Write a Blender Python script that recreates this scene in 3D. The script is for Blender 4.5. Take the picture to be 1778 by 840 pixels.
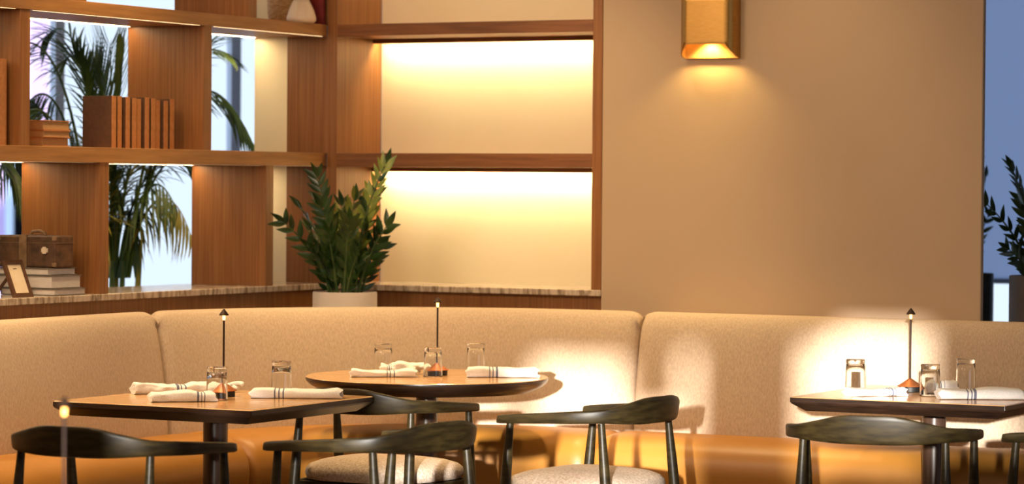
import bpy, math, random
from mathutils import Vector, Matrix, noise
random.seed(7)
S = bpy.context.scene
C = bpy.data.collections.new('restaurant'); S.collection.children.link(C)
for o in list(bpy.data.objects): bpy.data.objects.remove(o)

# ------------------------------------------------------------------ camera
YAW, PITCH, ROLL, F = 0.4810, 0.0188, -0.0075, 5263.5
cam_d = Vector((-math.sin(YAW)*math.cos(PITCH), math.cos(YAW)*math.cos(PITCH), -math.sin(PITCH)))
cam_r = Vector((math.cos(YAW), math.sin(YAW), 0)); cam_u = cam_r.cross(cam_d)
r2 = cam_r*math.cos(ROLL) - cam_u*math.sin(ROLL); u2 = cam_r*math.sin(ROLL) + cam_u*math.cos(ROLL)
camd = bpy.data.cameras.new('camera'); cam = bpy.data.objects.new('camera', camd); C.objects.link(cam)
M3 = Matrix((r2, u2, -cam_d)).transposed()
cam.matrix_world = Matrix.Translation((0, 0, 1.45)) @ M3.to_4x4()
camd.sensor_width = 36; camd.lens = F/1778*36; camd.clip_start = .1; camd.clip_end = 200
camd.dof.use_dof = True; camd.dof.focus_distance = 10.0; camd.dof.aperture_fstop = 3.4
S.camera = cam

# ------------------------------------------------------------------ world, sun, big lights, exposure
W = bpy.data.worlds.new('sky'); S.world = W; W.use_nodes = True
nt = W.node_tree; nt.nodes.clear()
wo = nt.nodes.new('ShaderNodeOutputWorld'); bg = nt.nodes.new('ShaderNodeBackground')
tc = nt.nodes.new('ShaderNodeTexCoord'); sep = nt.nodes.new('ShaderNodeSeparateXYZ'); rp = nt.nodes.new('ShaderNodeValToRGB')
nt.links.new(tc.outputs['Generated'], sep.inputs[0]); nt.links.new(sep.outputs['Z'], rp.inputs[0])
rp.color_ramp.elements[0].position = .0; rp.color_ramp.elements[0].color = (.82, .90, 1, 1)
rp.color_ramp.elements[1].position = .6; rp.color_ramp.elements[1].color = (.55, .72, 1, 1)
e = rp.color_ramp.elements.new(.10); e.color = (.84, .91, 1, 1)
nt.links.new(rp.outputs[0], bg.inputs[0]); bg.inputs[1].default_value = 1.28
nt.links.new(bg.outputs[0], wo.inputs[0])

def light(name, typ, loc, energy, color, size=None, size_y=None, aim=None, rot=None, **kw):
    l = bpy.data.lights.new(name, typ); l.energy = energy; l.color = color
    if typ == 'AREA':
        l.size = size
        if size_y: l.shape = 'RECTANGLE'; l.size_y = size_y
    if typ in ('POINT', 'SPOT') and size: l.shadow_soft_size = size
    for k, v in kw.items(): setattr(l, k, v)
    o = bpy.data.objects.new(name, l); C.objects.link(o); o.location = loc
    if aim is not None: o.rotation_euler = (Vector(aim)-Vector(loc)).to_track_quat('-Z', 'Y').to_euler()
    if rot: o.rotation_euler = rot
    return o
SUN_X, SUN_T = -0.375, 0.095
sd = Vector((SUN_X, 1, -SUN_T*math.sqrt(1+SUN_X**2)))
sun = light('sun', 'SUN', (4, -8, 5), 14.0, (1, .95, .87)); sun.rotation_euler = sd.to_track_quat('-Z', 'Y').to_euler()
sun.data.angle = math.radians(.85)
WARM = (1, .75, .50)
light('ceiling_key', 'AREA', (-6.0, 6.4, 3.3), 88, WARM, 1.2, aim=(-4.8, 10.4, .9))
light('ceiling_fill', 'AREA', (-3.4, 5.2, 3.35), 68, WARM, 2.4, aim=(-4.5, 9.5, .5))
for i, (x, y, p) in enumerate(((-5.95, 7.6, 180), (-5.95, 9.0, 230), (-5.2, 10.0, 240), (-4.2, 10.1, 90))):
    light('downlight', 'SPOT', (x, y, 3.45), p, (1, .70, .34), .06, rot=(0, 0, 0), spot_size=math.radians(62), spot_blend=.8)
vs = S.view_settings; vs.view_transform = 'Standard'; vs.look = 'None'; vs.exposure = 0.0; vs.gamma = 1; vs.use_curve_mapping = False

# ------------------------------------------------------------------ materials
def mat(name, color, rough=.5, metal=0, **kw):
    m = bpy.data.materials.new(name); m.use_nodes = True
    b = m.node_tree.nodes['Principled BSDF']
    b.inputs['Base Color'].default_value = (*color, 1); b.inputs['Roughness'].default_value = rough
    b.inputs['Metallic'].default_value = metal
    for k, v in kw.items():
        b.inputs[k].default_value = v
    return m
def ramped(name, c1, c2, scale, stretch=(1, 1, 1), rough=.5, detail=4, lo=.35, hi=.65, bump=0, bscale=None, c3=None, metal=0, distort=0, **kw):
    """procedural noise-mixed colour with optional bump"""
    m = mat(name, c1, rough, metal, **kw); t = m.node_tree; b = t.nodes['Principled BSDF']
    co = t.nodes.new('ShaderNodeTexCoord'); mp = t.nodes.new('ShaderNodeMapping'); mp.inputs['Scale'].default_value = stretch
    n = t.nodes.new('ShaderNodeTexNoise'); n.inputs['Scale'].default_value = scale; n.inputs['Detail'].default_value = detail
    n.inputs['Distortion'].default_value = distort
    r = t.nodes.new('ShaderNodeValToRGB'); r.color_ramp.elements[0].position = lo; r.color_ramp.elements[1].position = hi
    r.color_ramp.elements[0].color = (*c1, 1); r.color_ramp.elements[1].color = (*c2, 1)
    if c3: e = r.color_ramp.elements.new((lo+hi)/2); e.color = (*c3, 1)
    L = t.links.new
    L(co.outputs['Object'], mp.inputs[0]); L(mp.outputs[0], n.inputs['Vector']); L(n.outputs[0], r.inputs[0]); L(r.outputs[0], b.inputs['Base Color'])
    if bump:
        n2 = n
        if bscale:
            n2 = t.nodes.new('ShaderNodeTexNoise'); n2.inputs['Scale'].default_value = bscale; L(mp.outputs[0], n2.inputs['Vector'])
        bp = t.nodes.new('ShaderNodeBump'); bp.inputs['Strength'].default_value = bump; bp.inputs['Distance'].default_value = .004
        L(n2.outputs[0], bp.inputs['Height']); L(bp.outputs[0], b.inputs['Normal'])
    return m
def srgb(r, g, b): return tuple((x/255/12.92 if x/255 <= .04045 else ((x/255+.055)/1.055)**2.4) for x in (r, g, b))
def emis(name, color, strength):
    m = mat(name, (0, 0, 0)); b = m.node_tree.nodes['Principled BSDF']
    b.inputs['Emission Color'].default_value = (*color, 1); b.inputs['Emission Strength'].default_value = strength
    return m
WOODV = ramped('walnut_vertical', (.20, .074, .018), (.33, .140, .040), 9, (12, 12, .3), .42, 5, .3, .72, c3=(.26, .102, .028))
WOODH = ramped('walnut_horizontal', (.28, .125, .036), (.42, .20, .062), 9, (6, .5, 8), .42, 6, .3, .72)
WOODX = ramped('walnut_lengthwise', (.17, .062, .020), (.28, .11, .038), 9, (.5, 6, 8), .42, 6, .3, .72)
MARBLE = ramped('veined_marble', (.20, .14, .10), (.56, .46, .37), 12, (5, 5, 1.0), .16, 6, .33, .60, c3=(.42, .33, .25))
CREAM = ramped('cream_paint', (.86, .76, .53), (.88, .78, .56), 3, rough=.6)
PLASTER = ramped('tan_plaster', (.47, .345, .235), (.515, .38, .26), 1.2, rough=.75, detail=2, bump=.03, bscale=60)
FABRIC = ramped('woven_oatmeal_fabric', (.475, .355, .25), (.62, .48, .345), 210, (1, 1, .35), .95, 2, .30, .70, bump=.12, bscale=300)
LEATHER = ramped('ochre_leather', (.36, .15, .022), (.42, .18, .029), 3, rough=.45, bump=.04, bscale=90)
SEATFAB = ramped('pale_seat_fabric', (.36, .27, .20), (.56, .45, .36), 140, (1, 1, 1), .9, 3, .35, .65, bump=.3, bscale=240)
BLACKWOOD = ramped('black_stained_ash', (.010, .0065, .002), (.034, .023, .007), 9, (2, 2, 9), .42, 5, .3, .7, **{'Specular IOR Level': .28})
TABLEW = ramped('walnut_table_lit', (.48, .26, .115), (.66, .40, .19), 10, (1.2, 9, 9), .18, 5, .3, .72)  # downlight on the tops is put into this lightened walnut colour
TABLEEDGE = ramped('table_edge_shaded', (.012, .006, .004), (.035, .017, .010), 10, (1.2, 1.2, 9), .3, 5, .3, .7)  # shade on the table sides is put into this darkened colour
COLUMN = ramped('dark_column_wood', (.030, .015, .009), (.075, .040, .025), 10, (8, 8, .8), .28, 4, .3, .7)
IRON = ramped('blackened_iron', (.015, .013, .012), (.03, .027, .025), 30, rough=.5, metal=.6)
BRASS = ramped('brushed_brass', (.44, .24, .065), (.52, .29, .085), 40, (1, 1, 14), .42, 3, metal=1)
COPPER = ramped('corten_copper', (.45, .14, .045), (.56, .20, .07), 30, rough=.4, metal=.7)
NAPKIN = ramped('white_linen', (.74, .71, .68), (.84, .82, .79), 300, rough=.9, bump=.3, bscale=250)
NAVY = ramped('navy_woven_stripe', (.11, .12, .18), (.16, .17, .24), 200, rough=.9)
STEEL = mat('polished_steel', (.6, .58, .55), .2, 1)
LEAFZ = ramped('dark_glossy_leaf', (.010, .032, .007), (.034, .075, .014), 14, rough=.30, detail=2)
LEAFY = ramped('young_leaf', (.13, .19, .03), (.30, .34, .06), 14, rough=.35, detail=2)
STEMG = ramped('green_stem', (.035, .075, .02), (.09, .13, .03), 20, rough=.5)
PALMG = ramped('palm_leaf', (.022, .055, .012), (.10, .16, .03), 6, rough=.4)
PALMY = ramped('lamplit_palm_leaf', (.20, .20, .03), (.42, .36, .07), 6, rough=.4)  # yellow lamplight on the palm, put into the leaf and stem colour
POTM = ramped('pale_clay_planter', (.60, .52, .46), (.66, .58, .51), 8, rough=.8, bump=.05, bscale=60)
POTD = ramped('taupe_planter', (.34, .25, .19), (.40, .30, .23), 8, rough=.8)
SOIL = ramped('potting_soil', (.02, .012, .008), (.06, .04, .025), 60, rough=1, bump=1)
FLOORM = ramped('oak_floor', (.13, .085, .05), (.22, .15, .095), 5, (1, 12, 1), .4, 5)
CEIL = ramped('ceiling_paint', (.62, .52, .42), (.66, .56, .45), 2, rough=.9)
ROOMW = ramped('warm_wall_paint', (.44, .33, .23), (.48, .36, .25), 2, rough=.85)
COOLW = ramped('grey_blue_paint', (.20, .25, .36), (.23, .28, .40), 2, rough=.8)
FRAMEW = ramped('slate_window_frame', (.66, .76, .95), (.68, .78, .96), 4, rough=.5)
LED = emis('warm_led', (1, .74, .40), 85)
LEDSOFT = emis('warm_led_soft', (1, .72, .38), 8)
LEDN = emis('bright_niche_led', (1, .80, .45), 130)
BULB = emis('warm_bulb', (1, .66, .24), 22)
SBULB = emis('warm_lamp_diffuser', (1, .45, .10), 9)
BRONZE = ramped('dark_bronze', (.025, .011, .006), (.04, .018, .010), 30, rough=.55, metal=.5)
SCB = ramped('book_cloth_russet', (.40, .16, .05), (.48, .20, .065), 60, rough=.7)
SCB2 = ramped('book_cloth_brown', (.075, .028, .010), (.10, .038, .014), 60, rough=.7)
SCG = ramped('book_cloth_grey', (.11, .09, .075), (.15, .125, .10), 60, rough=.8)
SCR = ramped('book_cloth_red', (.16, .010, .012), (.22, .018, .02), 60, rough=.6)
PAGES = ramped('book_pages', (.52, .42, .32), (.66, .56, .46), 40, (1, 1, 30), .85)
PAGEW = ramped('white_book_pages', (.62, .56, .52), (.74, .68, .64), 40, (1, 1, 30), .85)
TANP = ramped('aged_book_pages', (.40, .22, .09), (.50, .30, .13), 40, (1, 1, 30), .8)
CASE = ramped('worn_brown_leather', (.030, .014, .008), (.16, .075, .035), 26, rough=.6, detail=6, lo=.3, hi=.75, bump=.2)
STRAP = ramped('tan_leather_strap', (.16, .09, .045), (.26, .155, .08), 40, rough=.65)
PHOTO = ramped('cream_print', (.72, .58, .42), (.82, .70, .54), 12, rough=.5)
WICKER = ramped('woven_natural_basket', (.40, .24, .10), (.62, .42, .22), 50, (1, 1, 3), .8, bump=.6)
VASEM = ramped('cream_ceramic', (.74, .60, .44), (.80, .66, .50), 6, rough=.35)
def glass_mat(name, tint, thin=False):
    m = bpy.data.materials.new(name); m.use_nodes = True; t = m.node_tree; t.nodes.clear()
    o = t.nodes.new('ShaderNodeOutputMaterial'); mx = t.nodes.new('ShaderNodeMixShader'); tr = t.nodes.new('ShaderNodeBsdfTransparent')
    g = t.nodes.new('ShaderNodeBsdfGlossy'); g.inputs['Roughness'].default_value = .03
    mx.inputs[0].default_value = .05
    tr.inputs['Color'].default_value = (*tint, 1)
    t.links.new(tr.outputs[0], mx.inputs[1]); t.links.new(g.outputs[0], mx.inputs[2]); t.links.new(mx.outputs[0], o.inputs[0])
    return m
PANE = glass_mat('window_glass', (.93, .97, 1))
GLASS = mat('clear_tumbler_glass', (.97, .97, .96), .02, **{'Transmission Weight': 1.0, 'IOR': 1.45})

# ------------------------------------------------------------------ mesh builder
class MB:
    def __init__(s, off=(0, 0, 0)): s.v = []; s.f = []; s.m = []; s.off = Vector(off)
    def add(s, vs, fs, mi=0, T=None):
        b = len(s.v)
        for p in vs:
            p = Vector(p)
            if T: p = T @ p
            s.v.append(p - s.off)
        for f in fs: s.f.append([i+b for i in f]); s.m.append(mi)
    def box(s, x0, x1, y0, y1, z0, z1, mi=0, T=None):
        vs = [(x, y, z) for z in (z0, z1) for y in (y0, y1) for x in (x0, x1)]
        s.add(vs, [(0, 2, 3, 1), (4, 5, 7, 6), (0, 1, 5, 4), (2, 6, 7, 3), (0, 4, 6, 2), (1, 3, 7, 5)], mi, T)
    def rings(s, rings, mi=0, cap=True, T=None, closed=False):
        n = len(rings[0]); vs = [p for r in rings for p in r]; fs = []
        R = len(rings)
        for i in range(R if closed else R-1):
            j = (i+1) % R
            for k in range(n):
                l = (k+1) % n; fs.append((i*n+k, i*n+l, j*n+l, j*n+k))
        if cap and not closed: fs.append(tuple(range(n))[::-1]); fs.append(tuple((R-1)*n+k for k in range(n)))
        s.add(vs, fs, mi, T)
    def lathe(s, prof, c=(0, 0, 0), seg=32, mi=0, cap=True, T=None, sx=1, sy=1):
        rr = [[(c[0]+sx*r*math.cos(2*math.pi*k/seg), c[1]+sy*r*math.sin(2*math.pi*k/seg), c[2]+z) for k in range(seg)] for r, z in prof]
        s.rings(rr, mi, cap, T)
    def tube(s, pts, rad, seg=10, mi=0, T=None):
        pts = [Vector(p) for p in pts]; n = len(pts)
        if not hasattr(rad, '__len__'): rad = [rad]*n
        rr = []; up = Vector((0, 0, 1)); last = None
        for i, p in enumerate(pts):
            d = (pts[min(i+1, n-1)]-pts[max(i-1, 0)]).normalized()
            a = last if last is not None else (Vector((1, 0, 0)) if abs(d.z) > .8 else up)
            a = (a - d*a.dot(d)).normalized(); b = d.cross(a); last = a
            rr.append([p + (a*math.cos(2*math.pi*k/seg)+b*math.sin(2*math.pi*k/seg))*rad[i] for k in range(seg)])
        s.rings(rr, mi, True, T)
    def build(s, name, mats, parent=None, smooth=False, bevel=0, sub=0, loc=None):
        me = bpy.data.meshes.new(name); me.from_pydata([tuple(p) for p in s.v], [], s.f)
        if not isinstance(mats, (list, tuple)): mats = [mats]
        for m in mats: me.materials.append(m)
        for p, mi in zip(me.polygons, s.m): p.material_index = mi
        if smooth:
            me.polygons.foreach_set('use_smooth', [True]*len(me.polygons))
            try: me.set_sharp_from_angle(angle=math.radians(50 if smooth is True else smooth))
            except Exception: pass
        me.update()
        o = bpy.data.objects.new(name, me); C.objects.link(o)
        if parent: o.parent = parent
        if loc is not None: o.location = loc
        if bevel:
            b = o.modifiers.new('bevel', 'BEVEL'); b.width = bevel; b.segments = 2; b.limit_method = 'ANGLE'
        if sub:
            b = o.modifiers.new('sub', 'SUBSURF'); b.levels = sub; b.render_levels = sub
        return o
def thing(name, label, cat, loc=(0, 0, 0), rz=0, group=None):
    o = bpy.data.objects.new(name, None); o.empty_display_size = .1; C.objects.link(o); o.location = loc; o.rotation_euler = (0, 0, rz)
    return tag(o, label, cat, group)
def tag(o, label, cat, group=None):
    o['label'] = label; o['category'] = cat
    if group: o['group'] = group
    return o
def struct(o): o['kind'] = 'structure'; return o
def copy_tree(o, parent=None):
    c = o.copy(); C.objects.link(c)
    if parent: c.parent = parent
    for ch in [x for x in C.objects if x.parent == o]: copy_tree(ch, c)
    return c
def tape(name, d, m, parent, off):
    x0, x1, y0, y1, z = d; b = MB(off); b.add([(x0, y0, z), (x0, y1, z), (x1, y1, z), (x1, y0, z)], [(0, 1, 2, 3)]); return b.build(name, m, parent)
def bx(name, dims, m, parent=None, bevel=0, off=(0, 0, 0)):
    b = MB(off); b.box(*dims); return b.build(name, m, parent, bevel=bevel)

# ------------------------------------------------------------------ room shell
H = 3.5
struct(bx('floor', (-9.2, 5.4, -2.4, 14.8, -.1, 0), FLOORM))
struct(bx('ceiling', (-9.2, 5.4, -2.4, 14.8, H, H+.1), CEIL))
AL, BB = -6.4055, 10.627
struct(bx('wall_back', (-5.154, -3.609, BB, BB+.03, 0, H), PLASTER, bevel=.004))
struct(bx('wall_niche', (-6.356, -5.154, 10.99, 11.06, 0, H), CREAM))
struct(bx('wall_corner', (-6.76, -6.60, 10.64, 11.06, 1.043, H), CREAM))
struct(bx('wall_right', (5.0, 5.2, -2.2, 3.5, 0, H), ROOMW)); struct(bx('wall_right', (5.0, 5.2, 9.0, 14.6, 0, H), ROOMW))
b = MB(); b.box(5.0, 5.2, 3.5, 9, 0, .6); b.box(5.0, 5.2, 3.5, 9, 3.0, H); struct(b.build('wall_right', ROOMW))
b = MB(); b.box(-9.0, -5.3, 14.4, 14.6, 0, H); b.box(-3.3, 5.2, 14.4, 14.6, 0, H); b.box(-5.3, -3.3, 14.4, 14.6, 0, .3); b.box(-5.3, -3.3, 14.4, 14.6, 3.1, H)
struct(b.build('wall_rear', COOLW))
b = MB()
for d in ((-5.3, -3.3, 14.45, 14.48, .3, .36), (-5.3, -3.3, 14.45, 14.48, 3.04, 3.1), (-5.3, -5.24, 14.45, 14.48, .36, 3.04), (-3.36, -3.3, 14.45, 14.48, .36, 3.04)): b.box(*d)
w2 = struct(b.build('window_2', FRAMEW)); bx('pane', (-5.25, -3.35, 14.461, 14.469, .34, 3.06), PANE, w2)
BL = bpy.data.materials.new('blue_grey_blind'); BL.use_nodes = True; t_ = BL.node_tree; t_.nodes.clear()
o_ = t_.nodes.new('ShaderNodeOutputMaterial'); d_ = t_.nodes.new('ShaderNodeBsdfTranslucent'); d_.inputs[0].default_value = (.19, .225, .32, 1)
f_ = t_.nodes.new('ShaderNodeBsdfDiffuse'); f_.inputs[0].default_value = (.19, .225, .32, 1); a_ = t_.nodes.new('ShaderNodeAddShader')
t_.links.new(d_.outputs[0], a_.inputs[0]); t_.links.new(f_.outputs[0], a_.inputs[1]); t_.links.new(a_.outputs[0], o_.inputs[0])
bd = thing('backlit_blind', 'added blue-grey blind over the rear window, backlit to brighten the right edge', 'blind', (-4.3, 14.42, 3.08)); of = bd.location  # blind added so that skylight from behind gives an even blue-grey glow
b = MB(of); b.add([(-5.26, 14.42, 1.0), (-3.34, 14.42, 1.0), (-3.34, 14.42, 3.06), (-5.26, 14.42, 3.06)], [(0, 1, 2, 3)]); b.build('fabric', BL, bd)
b = MB(of); b.tube([(-5.27, 14.42, 3.08), (-3.33, 14.42, 3.08)], .022, 12); b.build('roller', COOLW, bd, smooth=True)
bx('bottom_bar', (-5.26, -3.34, 14.41, 14.43, .98, 1.005), COOLW, bd, off=of)
# long left wall, glazed beyond the bookcase
WX = -8.8
b = MB(); b.box(WX-.2, WX, -2.2, 8.6, 0, H); b.box(WX-.2, WX, 8.6, 14.4, 0, .35); b.box(WX-.2, WX, 8.6, 14.4, 3.2, H); struct(b.build('wall_left', COOLW))
def window(name, x, y0, y1, z0, z1, mull):
    b = MB(); b.box(x-.015, x+.015, y0, y1, z0, z0+.06); b.box(x-.015, x+.015, y0, y1, z1-.06, z1)
    for y, w in mull: b.box(x-.015, x+.015, y-w/2, y+w/2, z0, z1)
    f = struct(b.build(name, FRAMEW))
    bx('pane', (x-.004, x+.004, y0+.02, y1-.02, z0+.03, z1-.03), PANE, f)
    return f
window('window_1', WX-.1, 8.6, 14.4, .35, 3.2, [(8.64, .08), (10.62, .08), (12.205, .075), (13.80, .095), (14.36, .08)])
# unseen wall behind the camera, its openings added to shape the sun patches
ops = [(-1.47, -1.35, 1.5, 1.77), (-.98, -.72, 1.5, 1.88), (-.66, -.25, 1.6, 2.04), (-.25, -.045, 1.55, 1.87),
       (-.045, .04, 1.4, 2.09), (.44, .57, 1.66, 2.13), (.57, .95, 1.70, 2.21), (.95, 1.30, 1.78, 1.91)]
b = MB(); FY = -2.0; xp = -9.0
for x0, x1, z0, z1 in ops:
    if x0 > xp: b.box(xp, x0, FY-.1, FY, 0, H)
    b.box(x0, x1, FY-.1, FY, 0, z0); b.box(x0, x1, FY-.1, FY, z1, H); xp = x1
b.box(xp, 5.2, FY-.1, FY, 0, H); struct(b.build('wall_front_gobo', ROOMW))
# what the windows look out on: pale facades across the street
def facade(label, dims, m, rows, z0=0):
    x0, x1, y0, y1, a, z1 = dims
    t = thing('street_facade', label, 'building', ((x0+x1)/2, (y0+y1)/2, a)); off = t.location
    bx('wall', dims, m, t, off=off)
    for i in range(rows):
        for k in range(5):
            yy = y0+(y1-y0)*(k+.5)/5; zz = a+1+i*2.4
            bx('window', (x1, x1+.05, yy-.4, yy+.4, zz, zz+1.3), FRAMEW, t, off=off)
FACB = ramped('blue_glass_facade', (.12, .26, .60), (.20, .34, .70), .6, rough=.4)
FACP = ramped('mauve_render', (.60, .42, .66), (.66, .48, .72), .6, rough=.8)
facade('blue glazed facade seen through the leftmost bookcase bay', (-20, -18.5, 18.0, 24.78, -.5, 9), FACB, 2)
facade('narrow mauve facade beyond the window behind the palm', (-18.0, -17.2, 23.15, 23.45, -.5, 4.6), FACP, 1)

# ------------------------------------------------------------------ counter, bookcase, corner shelving
t = MB(); t.box(-6.80, AL, 6.0, 10.99, 1.0185, 1.043); t.box(AL, -5.154, BB-.004, 10.99, 1.0185, 1.043)
tag(t.build('marble_counter', MARBLE, bevel=.003), 'brown-veined marble ledge running under the bookcase and around the corner', 'counter')
t = thing('counter_base', 'dark walnut panelling below the marble ledge, behind the banquette', 'panelling', (AL-.1, 9, 0)); of = t.location
bx('panel', (-6.78, AL-.02, 6.0, 10.98, 0, 1.0185), WOODV, t, off=of)
bx('panel', (AL-.02, -5.156, BB+.022, 10.985, 0, 1.0185), WOODV, t, off=of)
bc = thing('bookcase', 'open walnut bookcase with staggered uprights standing on the marble ledge by the window', 'bookcase', (-6.58, 8.8, 1.043)); of = bc.location
XB = -6.76; SH = [(1.52, 1.575), (2.05, 2.098), (2.66, 2.71)]
for z0, z1 in SH: bx('shelf', (XB, AL, 6.0, 10.63, z0, z1), WOODH, bc, .002, of)
fins_mid = [7.54, 8.572, 9.726]; fins_low = [7.9, 9.051, 10.176]; fins_top = [7.75, 8.907, 10.045]
def bay_strips(z, ys):
    for a, c_ in zip(ys[:-1], ys[1:]):
        if c_-a < .12: continue
        tape('light_strip', (AL-.012, AL-.008, a+.02, c_-.02, z-.001), LEDSOFT, bc, of)
        tape('light_strip', (XB+.012, XB+.024, a+.02, c_-.02, z-.001), LED, bc, of)
for ys, z0, z1 in ((fins_low, 1.043, 1.52), (fins_mid, 1.575, 2.05), (fins_top, 2.098, 2.66)):
    for y in ys: bx('upright', (XB, AL-.004, y, y+.056, z0, z1), WOODV, bc, .0015, of)
    bx('end_panel', (-6.60, AL-.002, 10.636, 10.66, z0, z1), WOODV, bc, .001, of)
    e = [6.0]
    for y in ys: e += [y, y+.056]
    e += [10.63]
    bay_strips(z1, e)
sh = thing('corner_shelving', 'walnut wall shelving with cream back and glowing light strips in the corner niche', 'shelving', (-5.75, 10.8, 1.043)); of = sh.location
bx('side_panel', (AL+.003, -6.356, BB, 10.988, 1.043, H-.01), WOODV, sh, .0015, of)
bx('post', (-5.197, -5.155, BB, 10.988, 1.043, H-.01), WOODV, sh, .0015, of)
for z0, z1 in SH: 
    bx('shelf', (-6.356, -5.197, BB, 10.985, z0, z1), WOODX, sh, .0015, of)
    bx('batten', (-6.35, -5.20, 10.905, 10.925, z0-.018, z0), WOODX, sh, off=of)
    tape('light_strip', (-6.34, -5.21, 10.930, 10.945, z0-.002), LEDN, sh, of)
# ------------------------------------------------------------------ banquette
CX, CY, R = -5.10, 9.17, 1.25
L0 = CY-5.6; LA = R*math.pi/2; L2 = 4.0
def path(s):
    if s < L0: return Vector((CX-R, 5.6+s, 0)), Vector((1, 0, 0))
    if s < L0+LA:
        a = (s-L0)/R; return Vector((CX-R*math.cos(a), CY+R*math.sin(a), 0)), Vector((math.cos(a), -math.sin(a), 0))
    return Vector((CX+(s-L0-LA), CY+R, 0)), Vector((0, -1, 0))
def sweep(prof, s0, s1, off, rnd=.05, shrink=.03, zs=True, step=.06):
    ss = [s0 + rnd*(1-math.cos(math.pi/2*i/6)) for i in range(7)]
    n = max(2, int((s1-s0-2*rnd)/step)); ss += [s0+rnd+(s1-s0-2*rnd)*i/n for i in range(1, n)]
    ss += [s1 - rnd*(1-math.cos(math.pi/2*i/6)) for i in range(6, -1, -1)]
    rr = []
    for s in ss:
        e = min(s-s0, s1-s, rnd)/rnd; k = shrink*(1-math.sqrt(max(0, 1-(1-e)**2)))
        P, N = path(s); ring = []
        nc = sum(p[0] for p in prof)/len(prof); zc = sum(p[1] for p in prof)/len(prof)
        for (n_, z) in prof:
            n2 = n_-k if n_ > nc else n_; z2 = z-k if z > zc else z
            ring.append(P+N*n2+Vector((0, 0, z2)))
        rr.append(ring)
    b = MB(off); b.rings(rr); return b
def back_prof(bk): return [(-bk, .30), (-bk, .955), (-bk+.012, .966), (-.022, .974), (-.004, .973), (.010, .968), (.022, .957), (.034, .938), (.045, .910), (.056, .86), (.070, .78), (.084, .68), (.095, .58), (.098, .50), (.09, .40), (.05, .30)]
seat_prof = [(.06, .30), (.08, .50), (.10, .520), (.14, .532), (.22, .540), (.32, .540), (.38, .534), (.425, .518), (.458, .490), (.475, .452), (.480, .41), (.475, .36), (.46, .30)]
base_prof = [(.02, .0), (.02, .299), (.44, .299), (.44, .0)]
cuts = [0, L0+.13, L0+LA+.22, L0+LA+L2]
labs = ['left straight section of the oatmeal banquette below the bookcase', 'curved corner section of the oatmeal banquette behind the round table', 'right straight section of the oatmeal banquette along the tan wall']
for i in range(3):
    s0, s1 = cuts[i]+.002, cuts[i+1]-.002
    P, N = path((s0+s1)/2); loc = P + N*.25
    t = thing('banquette', labs[i], 'banquette', loc, group=None)
    sweep(back_prof(.045 if i < 2 else .20), s0, s1, loc, .06, .035).build('backrest', FABRIC, t, smooth=60)
    sweep(seat_prof, s0, s1, loc, .07, .045).build('seat', LEATHER, t, smooth=60)
    sweep(base_prof, s0, s1, loc, .005, 0).build('base', LEATHER, t)

# ------------------------------------------------------------------ tables
def table_parts(t, square):
    b = MB()
    if square:
        def sq(h, z, r=.004):
            pts = []
            for cx, cy, a0 in ((h-r, h-r, 0), (-h+r, h-r, 90), (-h+r, -h+r, 180), (h-r, -h+r, 270)):
                for k in range(4): a = math.radians(a0+30*k); pts.append((cx+r*math.cos(a), cy+r*math.sin(a), z))
            return pts
        b.rings([sq(.374, .7475), sq(.370, .75)], 0)
        top = b.build('tabletop', TABLEW, t)
        e = MB(); e.rings([sq(.335, .702), sq(.371, .727), sq(.375, .733), sq(.375, .7475)]); e.build('edge', TABLEEDGE, t, bevel=.001)
    else:
        b.lathe([(.442, .7478), (.439, .75)], seg=96); b.build('tabletop', TABLEW, t)
        e = MB(); e.lathe([(.380, .698), (.425, .719), (.440, .733), (.443, .741), (.442, .7478)], seg=96); e.build('edge', TABLEEDGE, t, smooth=60)
    c = MB(); c.lathe([(.040, .03), (.040, .702)], seg=32); c.build('column', COLUMN, t, smooth=True)
    c = MB(); c.lathe([(.17, 0), (.17, .012), (.15, .018), (.045, .034)], seg=48); c.build('foot', IRON, t, smooth=True)
T1 = (-5.40, 8.275); TR = (-5.39, 9.665); T2 = (-3.48, 9.775); T0 = (-3.60, 4.70)
for nm, lb, xy, sq, g in (
    ('dining_table', 'square dark wood pedestal table at left, black chairs around it', T1, True, None),
    ('dining_table', 'square dark wood pedestal table at right, in front of the sunlit banquette', T2, True, None),
    ('round_table', 'round dark wood pedestal table in the banquette corner', TR, False, None),
    ('round_table', 'round foreground table carrying the blurred lamp', T0, False, None)):
    table_parts(thing(nm, lb, 'table', (*xy, 0)), sq)

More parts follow.
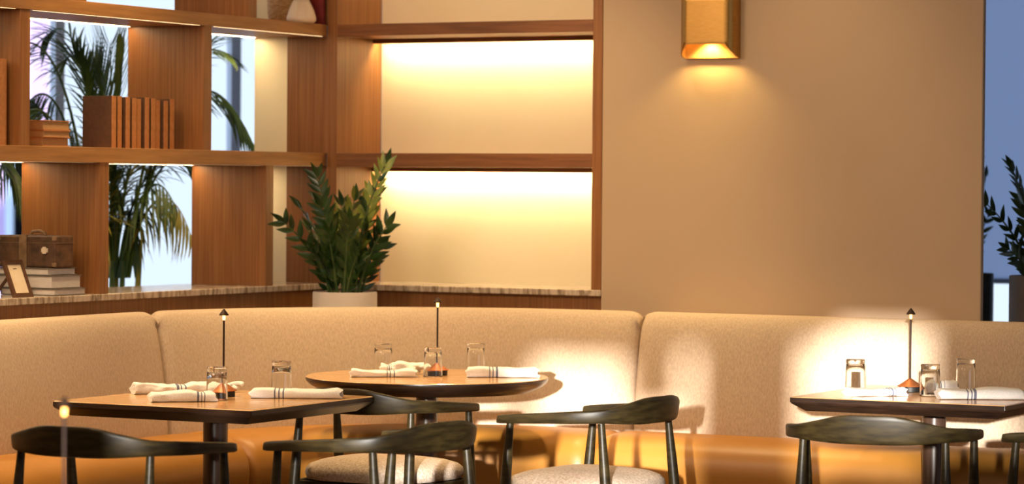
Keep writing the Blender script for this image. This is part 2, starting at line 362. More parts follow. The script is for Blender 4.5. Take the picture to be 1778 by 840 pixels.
# ------------------------------------------------------------------ chairs
def smoothpath(ctrl, n):
    out = []
    P = [2*ctrl[0]-ctrl[1]] + list(ctrl) + [2*ctrl[-1]-ctrl[-2]]
    for i in range(1, len(P)-2):
        for k in range(n):
            t = k/n; a, b, c, d = P[i-1], P[i], P[i+1], P[i+2]
            out.append(.5*((2*b)+(c-a)*t+(2*a-5*b+4*c-d)*t*t+(3*b-a-3*c+d)*t**3))
    out.append(P[-2]); return out
def make_chair(label, group=None):
    t = thing('armchair', label, 'chair', (0, 0, 0), 0, group)
    # (x, y, ztop, zbot, thick)
    half = [(.0, -.255, .771, .683, .024), (.085, -.248, .769, .683, .024), (.157, -.224, .753, .686, .025), (.224, -.176, .736, .690, .028), (.264, -.095, .729, .688, .033),
            (.276, .0, .721, .685, .038), (.274, .10, .713, .681, .042), (.266, .187, .705, .677, .044)]
    ctrl = [Vector((-x, y, a, b_, c)) for x, y, a, b_, c in half[:0:-1]] + [Vector(h) for h in half]
    pts = smoothpath(ctrl, 6); n = len(pts); rr = []
    for i, p in enumerate(pts):
        d = (pts[min(i+1, n-1)]-pts[max(i-1, 0)]); d = Vector((d[0], d[1])).normalized(); nn = Vector((-d.y, d.x))
        zt, zb, th = p[2], p[3], p[4]; zc = (zt+zb)/2; hh = (zt-zb)/2; ring = []
        e = min(i, n-1-i)
        if e == 0: hh *= .9; th *= .85
        for k in range(16):
            a = 2*math.pi*k/16; ca, sa = math.cos(a), math.sin(a)
            u = abs(ca)**.4*(1 if ca > 0 else -1)*th/2; w = abs(sa)**.42*(1 if sa > 0 else -1)*hh
            # the tall crest leans back slightly
            lean = -w*.16
            ring.append((p[0]+nn.x*u, p[1]+nn.y*u+lean, zc+w))
        rr.append(ring)
    b = MB(); b.rings(rr); b.build('top_rail', BLACKWOOD, t, smooth=60)
    for sx in (-1, 1):
        for (tx, ty, bxx, by) in ((.262, .150, .255, .21), (.215, -.165, .235, -.235)):
            top = Vector((sx*tx, ty, .689)); bot = Vector((sx*bxx, by, 0))
            P = [top.lerp(bot, k) for k in (0, .06, .2, .36, .6, 1)]
            b = MB(); b.tube(P, [.0115, .0125, .0165, .0185, .0165, .011], 14); b.build('leg', BLACKWOOD, t, smooth=True)
    b = MB()
    fl, fr_, bl, br = (-.255, .17), (.255, .17), (-.222, -.185), (.222, -.185)
    def bar(p, q, z0, z1, w):
        p, q = Vector((*p, 0)), Vector((*q, 0)); d = (q-p).normalized(); n_ = Vector((-d.y, d.x, 0))*w/2
        vs = [p+n_, q+n_, q-n_, p-n_]; b.add([v+Vector((0, 0, z)) for z in (z0, z1) for v in vs], [(3, 2, 1, 0), (4, 5, 6, 7), (0, 1, 5, 4), (1, 2, 6, 5), (2, 3, 7, 6), (3, 0, 4, 7)])
    for p, q in ((fl, fr_), (bl, br), (fl, bl), (fr_, br)): bar(p, q, .40, .448, .022)
    b.build('seat_frame', BLACKWOOD, t, bevel=.003)
    # domed cushion
    prof = [(.80, .446), (.97, .452), (1.0, .470), (.985, .487), (.93, .500), (.80, .511), (.6, .519), (.35, .524), (.1, .526)]
    b = MB(); rr = []
    for k_, z in prof:
        ring = []
        for j in range(40):
            a = 2*math.pi*j/40; ca, sa = math.cos(a), math.sin(a)
            x = abs(ca)**.62*(1 if ca > 0 else -1)*.25*k_; y = abs(sa)**.62*(1 if sa > 0 else -1)*.225*k_
            x *= 1+.10*(y/.225); ring.append((x, y+.01, z))
        rr.append(ring)
    b.rings(rr); b.build('seat', SEATFAB, t, smooth=60)
    return t
ch = make_chair('black curved-back armchair at bottom left, its crest behind the blurred lamp')
CH = [(ch, (-4.995, 7.145), 2, None),
      (None, (-4.443, 7.665), 80.5, 'black armchair on the right side of the left square table'),
      (None, (-5.16, 8.925), 0, 'black armchair half hidden behind the left square table, facing the round table'),
      (None, (-4.366, 8.942), 85, 'armchair with sunlit seat right of the round table'),
      (None, (-3.279, 8.742), 12, 'sunlit armchair in front of the right square table'),
      (None, (-2.723, 9.130), 84, 'armchair cut off by the right edge beside the right square table')]
for o, xy, yaw, lb in CH:
    if o is None: o = copy_tree(ch); o['label'] = lb
    o['group'] = 'black curved-back armchairs'
    o.location = (*xy, 0); o.rotation_euler = (0, 0, math.radians(yaw))

# ------------------------------------------------------------------ table lamps
def make_lamp(label):
    t = thing('table_lamp', label, 'lamp', (0, 0, 0), 0, 'slim cordless table lamps')
    b = MB(); b.lathe([(.036, 0), (.038, .002), (.038, .017), (.036, .019)], seg=40); b.build('base', IRON, t, smooth=40)
    b = MB(); b.lathe([(.044, .019), (.0445, .0205), (.030, .029), (.014, .040), (.0035, .047)], seg=40); b.build('base_cover', COPPER, t, smooth=40)
    b = MB(); b.lathe([(.0033, .045), (.0033, .268)], seg=12); b.build('pole', BRONZE, t, smooth=True)
    b = MB(); b.lathe([(.004, .274), (.0155, .266), (.016, .268), (.009, .278), (.002, .287)], seg=32); b.build('shade', BRONZE, t, smooth=40)
    b = MB(); b.lathe([(.0034, .250), (.0046, .254), (.0048, .272)], seg=12); b.build('bulb', SBULB, t, smooth=True)
    return t
lp = make_lamp('slim copper lamp on the left square table, behind an upturned glass')
for o, xy, lb in ((lp, (-5.429, 8.366), None), (None, (-5.387, 9.736), 'slim copper lamp standing on the round table'),
                  (None, (-3.598, 9.859), 'slim copper lamp with visible cone base on the right square table'),
                  (None, (-3.455, 4.765), 'blurred glowing lamp top in the left foreground')):
    if o is None: o = copy_tree(lp); o['label'] = lb
    o.location = (*xy, .75)

# ------------------------------------------------------------------ tumblers (upside down)
def make_glass(label):
    b = MB()
    outer = [(.0345, 0), (.0355, .0015), (.0352, .004), (.0335, .060), (.0318, .092), (.0325, .098), (.0322, .1045), (.0295, .107), (.0, .107)]
    inner = [(.0, .091), (.0270, .091), (.0292, .088), (.0312, .060), (.0328, .004), (.0335, .001)]
    prof = outer+inner
    n = 40; vs = []; fs = []
    for r, z in prof:
        for k in range(n): vs.append((max(r, 1e-4)*math.cos(2*math.pi*k/n), max(r, 1e-4)*math.sin(2*math.pi*k/n), z))
    m = len(prof)
    for i in range(m):
        j = (i+1) % m
        for k in range(n): l = (k+1) % n; fs.append((i*n+k, i*n+l, j*n+l, j*n+k))
    b.add(vs, fs); o = b.build('tumbler', GLASS, None, smooth=50)
    return tag(o, label, 'glass', 'upturned water tumblers')
g0 = make_glass('upturned tumbler in front of the lamp base on the left square table')
for o, xy, lb in ((g0, (-5.36, 8.221), None), (None, (-5.362, 8.677-.06), 'upturned tumbler behind the folded napkin at the right of the left square table'),
                  (None, (-5.637, 9.771), 'upturned tumbler on the left side of the round table'), (None, (-5.360, 9.655), 'upturned tumbler in front of the lamp on the round table'),
                  (None, (-5.366, 9.995), 'upturned tumbler on the right side of the round table, behind a napkin'), (None, (-3.79, 9.836), 'upturned tumbler left of the lamp on the right square table'),
                  (None, (-3.471, 9.706), 'upturned tumbler just right of the lamp on the right square table'), (None, (-3.481, 10.10), 'upturned tumbler furthest right on the right square table')):
    if o is None: o = g0.copy(); C.objects.link(o); o['label'] = lb
    o.location = (*xy, .7503)

# ------------------------------------------------------------------ napkins
def napkin(label, p, q, w, h, seed, stripe=(.42, .5), ruck=.0, tail=False):
    """rolled, folded linen between p and q on a table top"""
    rnd = random.Random(seed); p, q = Vector(p), Vector(q); d = q-p; L = d.length; ang = math.atan2(d.y, d.x)
    b = MB(); n = 64; rr = []; seg = 28; h *= 1.3; w *= 1.08
    for i in range(n+1):
        u = i/n; x = (u-.5)*L
        pinch = 1-.12*math.exp(-((u-(stripe[0]+stripe[1])/2)/.10)**2)
        endk = min(1, .80+u*6, .80+(1-u)*6)
        ww = w/2*pinch*(1+.05*math.sin(u*9+seed)); hh = h*pinch*endk*(1+.10*math.sin(u*7+seed*2))
        ring = []
        for k in range(seg):
            a = 2*math.pi*k/seg; ca, sa = math.cos(a), math.sin(a)
            yy = abs(ca)**.45*(1 if ca > 0 else -1)*ww; zz = abs(sa)**.55*(1 if sa > 0 else -1)*hh/2+hh/2
            layer = .0009*math.sin(zz/h*math.pi*7)
            wr = ruck*noise.noise(Vector((x*28+seed, yy*40, zz*60)))
            if zz < .0006: wr = 0
            ring.append((x+(.006*math.sin(zz/h*9) if i in (0, n) else 0), yy+(layer+wr)*(1 if ca > 0 else -1), max(0.0, zz+wr*.8+.0015*math.sin(yy*120+u*5)*(1 if sa > 0 else 0))))
        rr.append(ring)
    vs = [v for r in rr for v in r]
    for i in range(n):
        u = (i+.5)/n
        c = (stripe[0]+stripe[1])/2; st = stripe[0]-.010 < u < stripe[0]+.008 or stripe[1]-.008 < u < stripe[1]+.010 or abs(u-c) < .009
        b2 = [(i*seg+k, i*seg+(k+1) % seg, (i+1)*seg+(k+1) % seg, (i+1)*seg+k) for k in range(seg)]
        if i == 0: b.add(vs, b2, 1 if st else 0); base = 0
        else:
            for f in b2: b.f.append(list(f)); b.m.append(1 if st else 0)
    b.f.append(list(range(seg))[::-1]); b.m.append(0); b.f.append([n*seg+k for k in range(seg)]); b.m.append(0)
    if tail:
        # loosely knotted end: gathered loops of cloth lying beyond the roll
        for j in range(5):
            a0 = rnd.uniform(-.5, .5); r0 = .026+.012*rnd.random(); cx = L*.30+j*L*.09
            pts = [(cx+r0*1.2*math.cos(t_*.45+a0), -.012+j*.008+r0*.8*math.sin(t_*.45+a0), .010+h*.55*abs(math.sin(t_*.32+j))) for t_ in range(12)]
            b.tube(pts, [.005]+[.0085]*10+[.005], 8, 0)
    o = b.build('napkin', [NAPKIN, NAVY], None, smooth=60)
    o.location = ((p.x+q.x)/2, (p.y+q.y)/2, .7503); o.rotation_euler = (0, 0, ang)
    return tag(o, label, 'napkin', 'folded linen napkins')
napkin('knotted white napkin at the back left of the left square table', (-5.745, 8.30), (-5.53, 8.50), .085, .026, 1, (.5, .58), .008, True)
napkin('folded napkin at the front of the left square table, its end toward the camera', (-5.49, 8.03), (-5.33, 8.165), .075, .026, 2, (.72, .82), .003)
napkin('folded white napkin with navy stripes right of the glasses on the left square table', (-5.32, 8.36), (-5.06, 8.50), .080, .024, 3, (.28, .36), .002)
napkin('loosely folded napkin at the left of the round table', (-5.60, 9.47), (-5.40, 9.60), .070, .020, 4, (.55, .66), .004)
napkin('crumpled knotted napkin beside the middle glass on the round table', (-5.585, 9.66), (-5.475, 9.73), .075, .032, 5, (.2, .3), .010, True)
napkin('flat white napkin with navy stripes at the right of the round table', (-5.245, 9.70), (-5.02, 9.83), .085, .028, 6, (.32, .42), .002)
napkin('small rolled napkin at the front left of the right square table', (-3.70, 9.53), (-3.555, 9.67), .070, .020, 7, (.7, .8), .004)
napkin('flat sunlit napkin with navy stripes at the front right of the right square table', (-3.40, 9.58), (-3.15, 9.715), .085, .028, 8, (.34, .42), .001)
napkin('napkin lying behind the middle glass on the right square table', (-3.60, 9.99), (-3.50, 10.05), .07, .026, 9, (.4, .6), .004)

# ------------------------------------------------------------------ wall sconce
sc = thing('wall_sconce', 'brushed brass up-down light mounted on the tan wall', 'lamp', (-4.685, BB, 2.076)); of = sc.location
def trough(zs, z1s, wid, dep, rad, mi=0, thick=.003, flip=1):
    """rounded U-shaped sheet open top and bottom: front flat, corners curved back to the wall"""
    pts = []
    for k in range(17): a = math.radians(180+90*k/16); pts.append((-wid/2+rad+rad*math.cos(a), -(dep-rad)+rad*math.sin(a)))
    for k in range(17): a = math.radians(270+90*k/16); pts.append((wid/2-rad+rad*math.cos(a), -(dep-rad)+rad*math.sin(a)))
    pts = [(-wid/2, 0)]+pts+[(wid/2, 0)]
    return pts
b = MB()
pts = trough(0, 0, .226, .080, .040)
inn = trough(0, 0, .220, .077, .037)
n = len(pts)
ring = pts+inn[::-1]
# lower and upper rims sweep: the front drops back in a scooped curve
def zlo(p):  # front sheet ends higher than its sides
    k = max(0, min(1, (-p[1]-.004)/.072)); return -.139+.060*(1-math.sqrt(max(0, 1-k*k)))
def zhi(p):
    k = max(0, min(1, (-p[1]-.004)/.072)); return .139-.060*(1-math.sqrt(max(0, 1-k*k)))
low = [(x, y-.001, zlo((x, y))) for x, y in ring]; hi = [(x, y-.001, zhi((x, y))) for x, y in ring]
b.rings([low, hi]); b.build('shade', BRASS, sc, smooth=30)
LINER = ramped('bulb_glow_lining', (.80, .50, .14), (.86, .56, .18), 30, rough=.45, metal=.35)  # bright gold inner layer, added to carry the bulbs' glow in its colour
in2 = trough(0, 0, .217, .0755, .0355); ring = inn+in2[::-1]
b = MB(); b.rings([[(x, y-.001, zlo((x, y))-.0004) for x, y in ring], [(x, y-.001, zhi((x, y))+.0004) for x, y in ring]]); b.build('glow_lining', LINER, sc, smooth=30)
b = MB(); b.box(-.111, .111, -.016, -.0005, -.139, .139); b.build('back_plate', LINER, sc, bevel=.003)
b = MB(); b.box(-.03, .03, -.06, -.016, -.03, .03); b.build('lamp_holder', BRASS, sc, bevel=.003)
for s_ in (-1, 1):
    b = MB(); b.lathe([(.004, .031*s_), (.016, .033*s_), (.018, .045*s_), (.006, .055*s_)], (0, -.048, 0), 20); b.build('bulb', BULB, sc, smooth=True)
for s_, nm in ((-1, 'sconce_down_light'), (1, 'sconce_up_light')):
    l = light(nm, 'SPOT', (-4.685, BB-.048, 2.076+s_*.062), 9, (1, .66, .20), .015, rot=(0 if s_ < 0 else math.pi, 0, 0), spot_size=math.radians(120), spot_blend=.6)

# ------------------------------------------------------------------ books and bookcase ornaments
def book(name, label, dims, spine, cover, pages, of_, group=None, cat='book', th=.003, spinem=None):
    """dims box; spine = which face is the spine: '+x', '-y', '+y' or '-x'; thickness axis = smallest"""
    x0, x1, y0, y1, z0, z1 = dims; loc = ((x0+x1)/2, (y0+y1)/2, z0); t = thing(name, label, cat, loc, 0, group)
    d = [x1-x0, y1-y0, z1-z0]; ax = d.index(min(d)); b = MB(loc); lo = [x0, y0, z0]; hi = [x1, y1, z1]
    def part(l, h): b.box(l[0], h[0], l[1], h[1], l[2], h[2])
    l, h = lo[:], hi[:]; h[ax] = lo[ax]+th; part(l, h)
    l, h = lo[:], hi[:]; l[ax] = hi[ax]-th; part(l, h)
    sa = 0 if 'x' in spine else 1; l, h = lo[:], hi[:]
    if spine[0] == '+': l[sa] = hi[sa]; h[sa] = hi[sa]+th
    else: l[sa] = lo[sa]-th; h[sa] = lo[sa]
    b.build('cover', cover, t, bevel=.0008); b = MB(loc); part(l, h); b.build('spine', spinem or cover, t, bevel=.0008)
    l, h = [v+.004 for v in lo], [v-.004 for v in hi]; l[ax] = lo[ax]+th; h[ax] = hi[ax]-th
    if spine[0] == '+': h[sa] = hi[sa]
    else: l[sa] = lo[sa]
    p = MB(loc); p.box(l[0], h[0], l[1], h[1], l[2], h[2]); p.build('pages', pages, t)
    return t
# ten upright volumes on the middle shelf
z = 1.5755; ys = 9.232
ths = [.032, .035, .034, .032, .036, .032, .030, .031, .034, .031]
orig = book('book', 'russet cloth volume, leftmost of the upright row on the middle shelf', (-6.615, -6.485, ys-.004, ys+.022, z, z+.192), '+x', SCB2, PAGES, None, 'russet books upright on the middle shelf', spinem=SCB)
ordn = ['second', 'third', 'fourth', 'fifth', 'sixth', 'seventh', 'eighth', 'ninth']
yy = ys+.022+.0155
for i in range(9):
    c_ = copy_tree(orig); c_['label'] = ('russet cloth volume, rightmost of the upright row on the middle shelf' if i == 8 else 'russet cloth volume, %s from the left in the upright row' % ordn[i])
    c_.location = (-6.55+(.004 if i % 3 else -.004), yy+.013, z); c_.scale = (1, 1, 1-.012*(i % 4)-.01*(i > 5)); yy += .026+.0157
# flat stack left of them
for k, (hh, dx, lb) in enumerate(((.030, 0, 'bottom'), (.026, .006, 'middle'), (.034, .004, 'top'))):
    zz = z+[0, .0305, .057][k]
    book('book', 'tan-edged book lying flat, %s of the short stack left of the upright row' % lb, (-6.58, -6.352-.085+dx, 8.74, 8.90, zz, zz+hh), '-x', SCB, TANP, None, 'books lying in the middle shelf stack')
book('book', 'red-brown upright book at the left edge of the middle shelf', (-6.60, -6.45, 8.50, 8.545, z, z+.30), '+x', SCB, TANP, None)
# books under the case on the ledge
z = 1.0435
for (x0, x1, y0, y1, h, cv, lb) in ((-6.66, -6.425, 8.80, 8.99, .024, SCG, 'grey book at the bottom of the stack on the marble ledge'), (-6.68, -6.442, 8.805, 8.985, .046, SCG, 'thick book with broad white pages in the ledge stack'),
                                   (-6.69, -6.462, 8.81, 8.98, .026, SCG, 'thin grey book directly under the old leather case')):
    book('book', lb, (x0, x1, y0, y1, z, z+h), '-x', cv, PAGEW, None, 'books stacked on the marble ledge'); z += h+.0005
# vintage leather case
cz = z
vc = thing('leather_case', 'small worn brown leather case with tan strap on top of the ledge book stack', 'case', (-6.585, 8.90, cz)); 
b = MB(); b.box(-.125, .130, -.055, .055, 0, .115); b.build('body', CASE, vc, bevel=.006)
b = MB(); b.box(-.127, .132, -.057, .057, .088, .0895); b.build('lid_seam', STRAP, vc)
b = MB(); b.box(-.030, .004, -.0575, .0575, -.0003, .1175); b.build('strap', STRAP, vc, bevel=.001)
b = MB(); b.box(.070, .098, -.060, -.0552, .055, .070); b.box(.076, .092, -.062, -.0592, .050, .075); b.build('clasp', VASEM, vc, bevel=.001)
b = MB(); b.tube([(-.02, 0, .115), (-.012, 0, .128), (.02, 0, .131), (.042, 0, .124), (.046, 0, .115)], .006, 8); b.build('handle', STRAP, vc, smooth=True)
for sx in (-.121, .122):
    for zz in (.004, .098):
        b = MB(); b.box(sx-.006, sx+.009, -.0585, -.050, zz, zz+.014); b.build('corner_guard', STRAP, vc, bevel=.001)
# leaning picture frame
pf = thing('picture_frame', 'small dark picture frame with cream print leaning on the ledge books', 'picture frame', (-6.445, 8.65, 1.0435))
T = Matrix.Rotation(math.radians(-22), 4, 'Y')
b = MB()
for (a, c_, d_, e_) in ((-.055, .055, 0, .016), (-.055, .055, .124, .14), (-.055, -.040, .016, .124), (.040, .055, .016, .124)): b.box(-.012, 0, a, c_, d_, e_, 0, T)
b.build('frame', SCB2, pf, bevel=.001)
b = MB(); b.box(-.010, -.004, -.040, .040, .016, .124, 0, T); b.build('print', PHOTO, pf)
b = MB(); b.add([(-.012, -.01, .10), (-.012, .01, .10), (-.10, .01, .0), (-.10, -.01, .0), (-.016, -.01, .10), (-.016, .01, .10), (-.104, .01, 0), (-.104, -.01, 0)], [(0, 1, 2, 3), (7, 6, 5, 4), (0, 3, 7, 4), (1, 5, 6, 2), (0, 4, 5, 1), (3, 2, 6, 7)], 0, Matrix.Translation((-.03, 0, 0))); b.build('stand', SCB2, pf)
# dark bentwood loop with handle behind the frame
b = MB(); b.tube([(0, -.05, 0), (0, -.052, .09), (0, -.045, .14), (0, -.02, .165), (.0, .01, .168), (.0, .03, .15)], [.012, .009, .008, .009, .009, .006], 10); b.box(-.05, .05, -.09, .02, 0, .05)
o = b.build('desk_ornament', CASE, None, smooth=40); o.location = (-6.68, 8.66, 1.0435); tag(o, 'dark curved ornament at the far left of the marble ledge', 'ornament')
# top-shelf vessels
VS = 2.0985
v = thing('woven_basket', 'round natural woven basket on the top shelf, partly out of frame', 'basket', (-6.565, 10.545, VS))
b = MB(); b.lathe([(.045, 0), (.058, .012), (.064, .05), (.066, .10), (.062, .16), (.055, .19), (.050, .19), (.057, .15), (.061, .10), (.057, .03), (.02, .012)], seg=40); b.build('body', WICKER, v, smooth=60)
b = MB(); b.lathe([(.053, .187), (.060, .192), (.060, .200), (.053, .204), (.048, .196)], seg=40); b.build('rim', WICKER, v, smooth=True)
v = thing('ribbed_vase', 'small cream ribbed vase with dark succulent on the top shelf', 'vase', (-6.445, 10.492, VS))
b = MB(); seg = 48; rr = []
for r, zz in [(.052, 0), (.060, .010), (.060, .022), (.050, .05), (.036, .082), (.028, .098), (.024, .100), (.026, .092), (.02, .088)]:
    rr.append([((r*(1+(.05 if .03 < zz < .09 else 0)*math.cos(9*2*math.pi*k/seg)))*math.cos(2*math.pi*k/seg), (r*(1+(.05 if .03 < zz < .09 else 0)*math.cos(9*2*math.pi*k/seg)))*math.sin(2*math.pi*k/seg), zz) for k in range(seg)])
b.rings(rr); b.build('body', VASEM, v, smooth=60)
def leaf(b, p, d, up, L, w, mi=0, bend=.2, seg=5, fold=.25):
    """pointed leaf from p along d"""
    p, d, up = Vector(p), Vector(d).normalized(), Vector(up); s_ = d.cross(up).normalized(); nrm = s_.cross(d)
    vs = []
    for i in range(seg+1):
        u = i/seg; ww = w*.5*math.sin(math.pi*min(1, u*.94+.05)**.75); q = p+d*L*u-nrm*(bend*L*u*u)
        vs += [q-s_*ww+nrm*ww*fold, q, q+s_*ww+nrm*ww*fold]
    fs = []
    for i in range(seg):
        a = i*3; fs += [(a, a+1, a+4, a+3), (a+1, a+2, a+5, a+4)]
    b.add(vs, fs, mi)
b = MB()
for k in range(34):
    a = k*2.4; el = .25+1.1*(k/34); d = Vector((math.cos(a)*math.cos(el), math.sin(a)*math.cos(el), math.sin(el)))
    leaf(b, Vector((0, 0, .095))+d*.008, d, Vector((0, 0, 1)) if el < 1.2 else Vector((1, 0, 0)), .055, .024, bend=.1)
b.build('foliage', LEAFZ, v, smooth=True)
lean = thing('book', 'red book leaning at the right end of the top shelf', 'book', (-6.435, 10.612, VS)); lean.rotation_euler = (math.radians(2), 0, 0)
b = MB(); b.box(-.035, .026, -.009, -.0065, 0, .2); b.box(-.035, .026, .0065, .009, 0, .2); b.box(.0235, .026, -.0065, .0065, 0, .2); b.build('cover', SCR, lean, bevel=.001)
b = MB(); b.box(-.032, .0235, -.0065, .0065, .004, .196); b.build('pages', PAGES, lean)

# ------------------------------------------------------------------ potted plants
def planter(t, r, h, m):
    b = MB(); b.lathe([(r*.86, 0), (r*.97, .015), (r, .05), (r, h-.006), (r*.985, h), (r*.93, h), (r*.92, h-.03), (r*.90, h-.10), (r*.4, h-.11)], seg=56); b.build('planter', m, t, smooth=40)
    b = MB(); b.lathe([(r*.915, h-.030), (r*.6, h-.022), (r*.1, h-.02)], seg=40); b.build('soil', SOIL, t, smooth=True)
def zz_plant(t, h, stems, rnd):
    for (bx_, by_, tx, ty, L, lw, young) in stems:
        base = Vector((bx_, by_, h-.025)); tip = Vector((tx, ty, h+L)); mid = base.lerp(tip, .5)+Vector((-(tx-bx_)*.22, -(ty-by_)*.22, L*.10))
        P = []
        for i in range(15):
            u = i/14; P.append(base*(1-u)**2+mid*2*u*(1-u)+tip*u*u)
        b = MB(); b.tube(P, [.0075*(1-.75*i/14) for i in range(15)], 7, 0)
        n = max(7, int(L*25)); side0 = rnd.random()*3.1
        for k in range(n):
            u = .26+.74*k/(n-1) if L > .25 else .15+.85*k/(n-1)
            i = min(13, int(u*14)); q = P[i].lerp(P[i+1], u*14-i); d = (P[i+1]-P[i]).normalized()
            sv = d.cross(Vector((math.cos(side0), math.sin(side0), .1))).normalized()
            for sg in (-1, 1):
                dd = (sv*sg*.85+d*(.75+.25*u)+Vector((rnd.uniform(-.12, .12), rnd.uniform(-.12, .12), rnd.uniform(-.1, .12)))).normalized()
                l_ = lw*(1.0-.25*abs(u-.55))*rnd.uniform(.85, 1.1)
                nr = sv.cross(d).normalized()*(1 if rnd.random() > .15 else -1)
                leaf(b, q+d*rnd.uniform(-.006, .006), dd, nr, l_, l_*.34, 2 if (young and rnd.random() < .6) else 1, rnd.uniform(-.05, .2))
        leaf(b, P[-1], (P[-1]-P[-2]), Vector((0, 1, .2)), lw*.9, lw*.33, 1)
        b.build('frond', [STEMG, LEAFZ, LEAFY], t, smooth=True)
rnd = random.Random(5)
# camera-right in plan is (.886,.463); helper turns (screen-right offset, depth offset) into plan offsets of the plant
def sr(a, d): return (a*.886-d*.463, a*.463+d*.886)
def stem(a0, d0, a1, d1, L, lw=.075, y=0): return (*sr(a0, d0), *sr(a1, d1), L, lw, y)
pz = thing('potted_zz_plant', 'leafy dark green plant in a pale round planter in the banquette corner', 'plant', (-6.15, 10.354, 0))
planter(pz, .128, 1.022, POTM)
zst = [stem(-.03, .0, -.115, .03, .45), stem(-.04, -.03, -.235, -.06, .27, .08), stem(-.02, -.05, -.17, -.10, .33, .08), stem(.0, -.04, -.09, -.09, .33, .085), stem(.02, -.02, .155, -.02, .50, .085, 1),
       stem(.03, .02, .10, .06, .38, .08, 1), stem(.05, -.03, .165, -.06, .26, .085), stem(.05, .0, .12, -.02, .22, .08), stem(.0, .03, -.02, .08, .34, .075, 1), stem(-.05, .02, -.14, .08, .24, .075),
       stem(.0, -.06, .02, -.10, .27, .085), stem(.04, -.05, .08, -.11, .24, .085), stem(-.03, -.06, -.06, -.12, .22, .085), stem(.06, .03, .14, .05, .17, .07), stem(-.01, .0, .035, .0, .36, .08, 1),
       stem(-.06, -.02, -.10, -.03, .16, .07), stem(.01, -.07, .05, -.10, .14, .075), stem(-.04, -.05, -.13, -.11, .17, .08)]
zz_plant(pz, 1.022, zst, rnd)
p2 = thing('potted_zz_plant', 'dark silhouetted plant in a taupe planter at the right edge', 'plant', (-3.55, 11.235, 0))
planter(p2, .145, 1.118, POTD)
zz_plant(p2, 1.118, [stem(-.05, 0, -.235, -.02, .27, .075), stem(-.03, .02, -.135, .0, .40, .08), stem(.0, -.03, -.04, -.08, .34, .08), stem(.02, .03, .02, .06, .42, .08), stem(-.06, -.04, -.16, -.08, .10, .07),
                     stem(.05, 0, .12, 0, .36, .08), stem(-.02, -.05, -.09, -.1, .22, .08), stem(.05, -.03, .09, -.1, .25, .08), stem(-.04, .03, -.08, .08, .28, .08)], rnd)
p3 = thing('potted_zz_plant', 'faint blurred plant in a dark planter behind the tan wall edge', 'plant', (-4.36, 12.7, 0))
planter(p3, .10, 1.08, IRON)
zz_plant(p3, 1.08, [stem(0, 0, .02, 0, .50, .06), stem(.02, 0, .06, .0, .42, .06), stem(-.02, .0, .03, .02, .34, .06), stem(.0, -.02, .07, -.02, .25, .06)], rnd)

# ------------------------------------------------------------------ palm behind the bookcase
def frond(t, base, ctrl, tip, nl, ll, drop, m, rnd, w=.0125, start=.26):
    base, ctrl, tip = Vector(base), Vector(ctrl), Vector(tip); N = 26
    P = [base*(1-i/N)**2+ctrl*2*(i/N)*(1-i/N)+tip*(i/N)**2 for i in range(N+1)]
    b = MB(); b.tube(P, [.009*(1-.8*i/N) for i in range(N+1)], 6, 0)
    for k in range(nl):
        u = start+(1-start)*k/(nl-1); i = min(N-1, int(u*N)); q = P[i].lerp(P[i+1], u*N-i); d = (P[i+1]-P[i]).normalized()
        s_ = d.cross(Vector((0, 0, 1)))
        s_ = s_.normalized() if s_.length > .05 else Vector((1, 0, 0))
        for sg in (-1, 1):
            l_ = ll*(math.sin(math.pi*(.12+.80*(u-start)/(1-start)))**.6)*rnd.uniform(.88, 1.1)
            dd = (s_*sg*.9+d*(.55+.5*u)+Vector((0, 0, -drop+.15*rnd.uniform(-1, 1)))).normalized()
            leaf(b, q, dd, Vector((0, 0, 1)), l_, w*rnd.uniform(.85, 1.15), 0, drop*.45, 6, .35)
    b.build('frond', m, t, smooth=True)
rnd = random.Random(11)
def palm(label, loc, fr):
    t = thing('kentia_palm', label, 'plant', loc)
    b = MB(); b.lathe([(.15, 0), (.19, .02), (.21, .38), (.205, .40), (.18, .40), (.175, .36), (.05, .35)], seg=40); b.build('planter', POTD, t, smooth=40)
    b = MB(); b.lathe([(.178, .355), (.1, .365), (.01, .368)], seg=32); b.build('soil', SOIL, t, smooth=True)
    for k in range(7):
        a = k*.9; r_ = .035+.04*(k % 2); P = [(r_*math.cos(a)*(1+i*.12), r_*math.sin(a)*(1+i*.12), .34+i*(.13+.015*(k % 3))) for i in range(7)]
        b = MB(); b.tube(P, [.022, .020, .018, .016, .014, .012, .010], 8); b.build('trunk', [PALMG, PALMY][k % 3 != 0], t, smooth=True)
    for (a, d, zt, az, za, nl, ll, drop, y_) in fr:
        x1, y1 = sr(a, d); x0, y0 = sr(a*.12, d*.12); xm, ym = sr(a*az, d*az)
        frond(t, (x0, y0, 1.05), (xm, ym, za), (x1, y1, zt), nl, ll, drop, PALMY if y_ else PALMG, rnd)
    return t
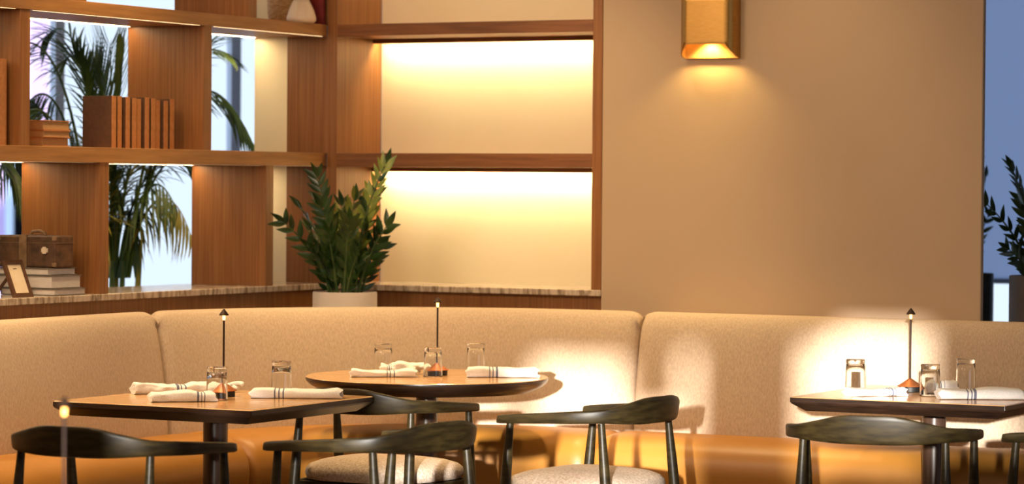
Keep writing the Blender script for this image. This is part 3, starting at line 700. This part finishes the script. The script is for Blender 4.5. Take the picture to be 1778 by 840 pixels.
# (screen-right reach, depth reach, tip z, ctrl fraction, ctrl z, leaflets, leaflet length, droop, painted yellow lamplight)
palm('tall green palm standing behind the bookcase by the window', (-7.35, 10.46, 0), [
    (-.56, -.05, 1.80, .35, 2.50, 30, .30, .55, 0), (-.50, .15, 1.45, .5, 2.35, 30, .30, .7, 0), (-.30, .1, 2.05, .3, 2.3, 26, .30, .35, 0), (-.18, -.1, 1.95, .5, 2.1, 24, .26, .1, 0),
    (-.02, .1, 2.02, .1, 1.8, 26, .30, -.5, 0), (.04, .0, 1.95, .2, 1.7, 24, .28, -.45, 0), (-.10, .05, 1.90, .2, 1.8, 24, .30, -.4, 0), (.58, .1, 1.62, .5, 2.25, 28, .26, .55, 0), (.50, -.1, 1.98, .4, 2.15, 26, .24, .35, 0), (.60, .2, 2.10, .4, 2.2, 24, .24, .3, 0),
    (.33, .0, 1.24, .60, 1.60, 13, .22, 1.3, 1), (.28, -.15, 1.36, .55, 1.62, 12, .22, 1.2, 0), (-.12, -.1, 1.30, .8, 1.62, 20, .26, .5, 0), (.14, .05, 1.50, .3, 1.6, 13, .22, .3, 1), (-.05, -.12, 1.48, .3, 1.65, 22, .24, .3, 0), (.02, .0, 1.42, .6, 1.55, 22, .24, .4, 0), (.24, .1, 1.55, .3, 1.5, 12, .22, .2, 0), (-.14, .1, 1.2, .9, 1.5, 20, .22, .6, 0), (-.62, .05, 1.60, .45, 2.20, 32, .34, .8, 0), (-.42, -.1, 1.62, .55, 2.05, 30, .32, .75, 0), (-.05, -.1, 1.18, .9, 1.50, 20, .24, .5, 1), (.08, .05, 1.15, .8, 1.55, 20, .24, .6, 0), (.0, .1, 1.50, .2, 1.5, 22, .26, .1, 0), (.16, -.1, 1.62, .4, 1.62, 22, .24, .5, 0), (.32, .1, 1.52, .6, 1.68, 12, .22, .6, 0), (-.08, -.05, 1.6, .3, 1.6, 22, .26, .2, 1)])
palm('second green palm behind the left end of the bookcase', (-7.55, 9.55, 0), [
    (-.40, .0, 1.5, .4, 2.1, 28, .28, .6, 0), (.25, .0, 1.75, .5, 2.2, 26, .28, .6, 0), (.34, .1, 1.38, .5, 1.9, 26, .26, .7, 0), (-.2, .2, 1.7, .4, 2.1, 26, .26, .4, 0), (.05, .1, 2.0, .2, 1.9, 24, .26, .2, 0)])
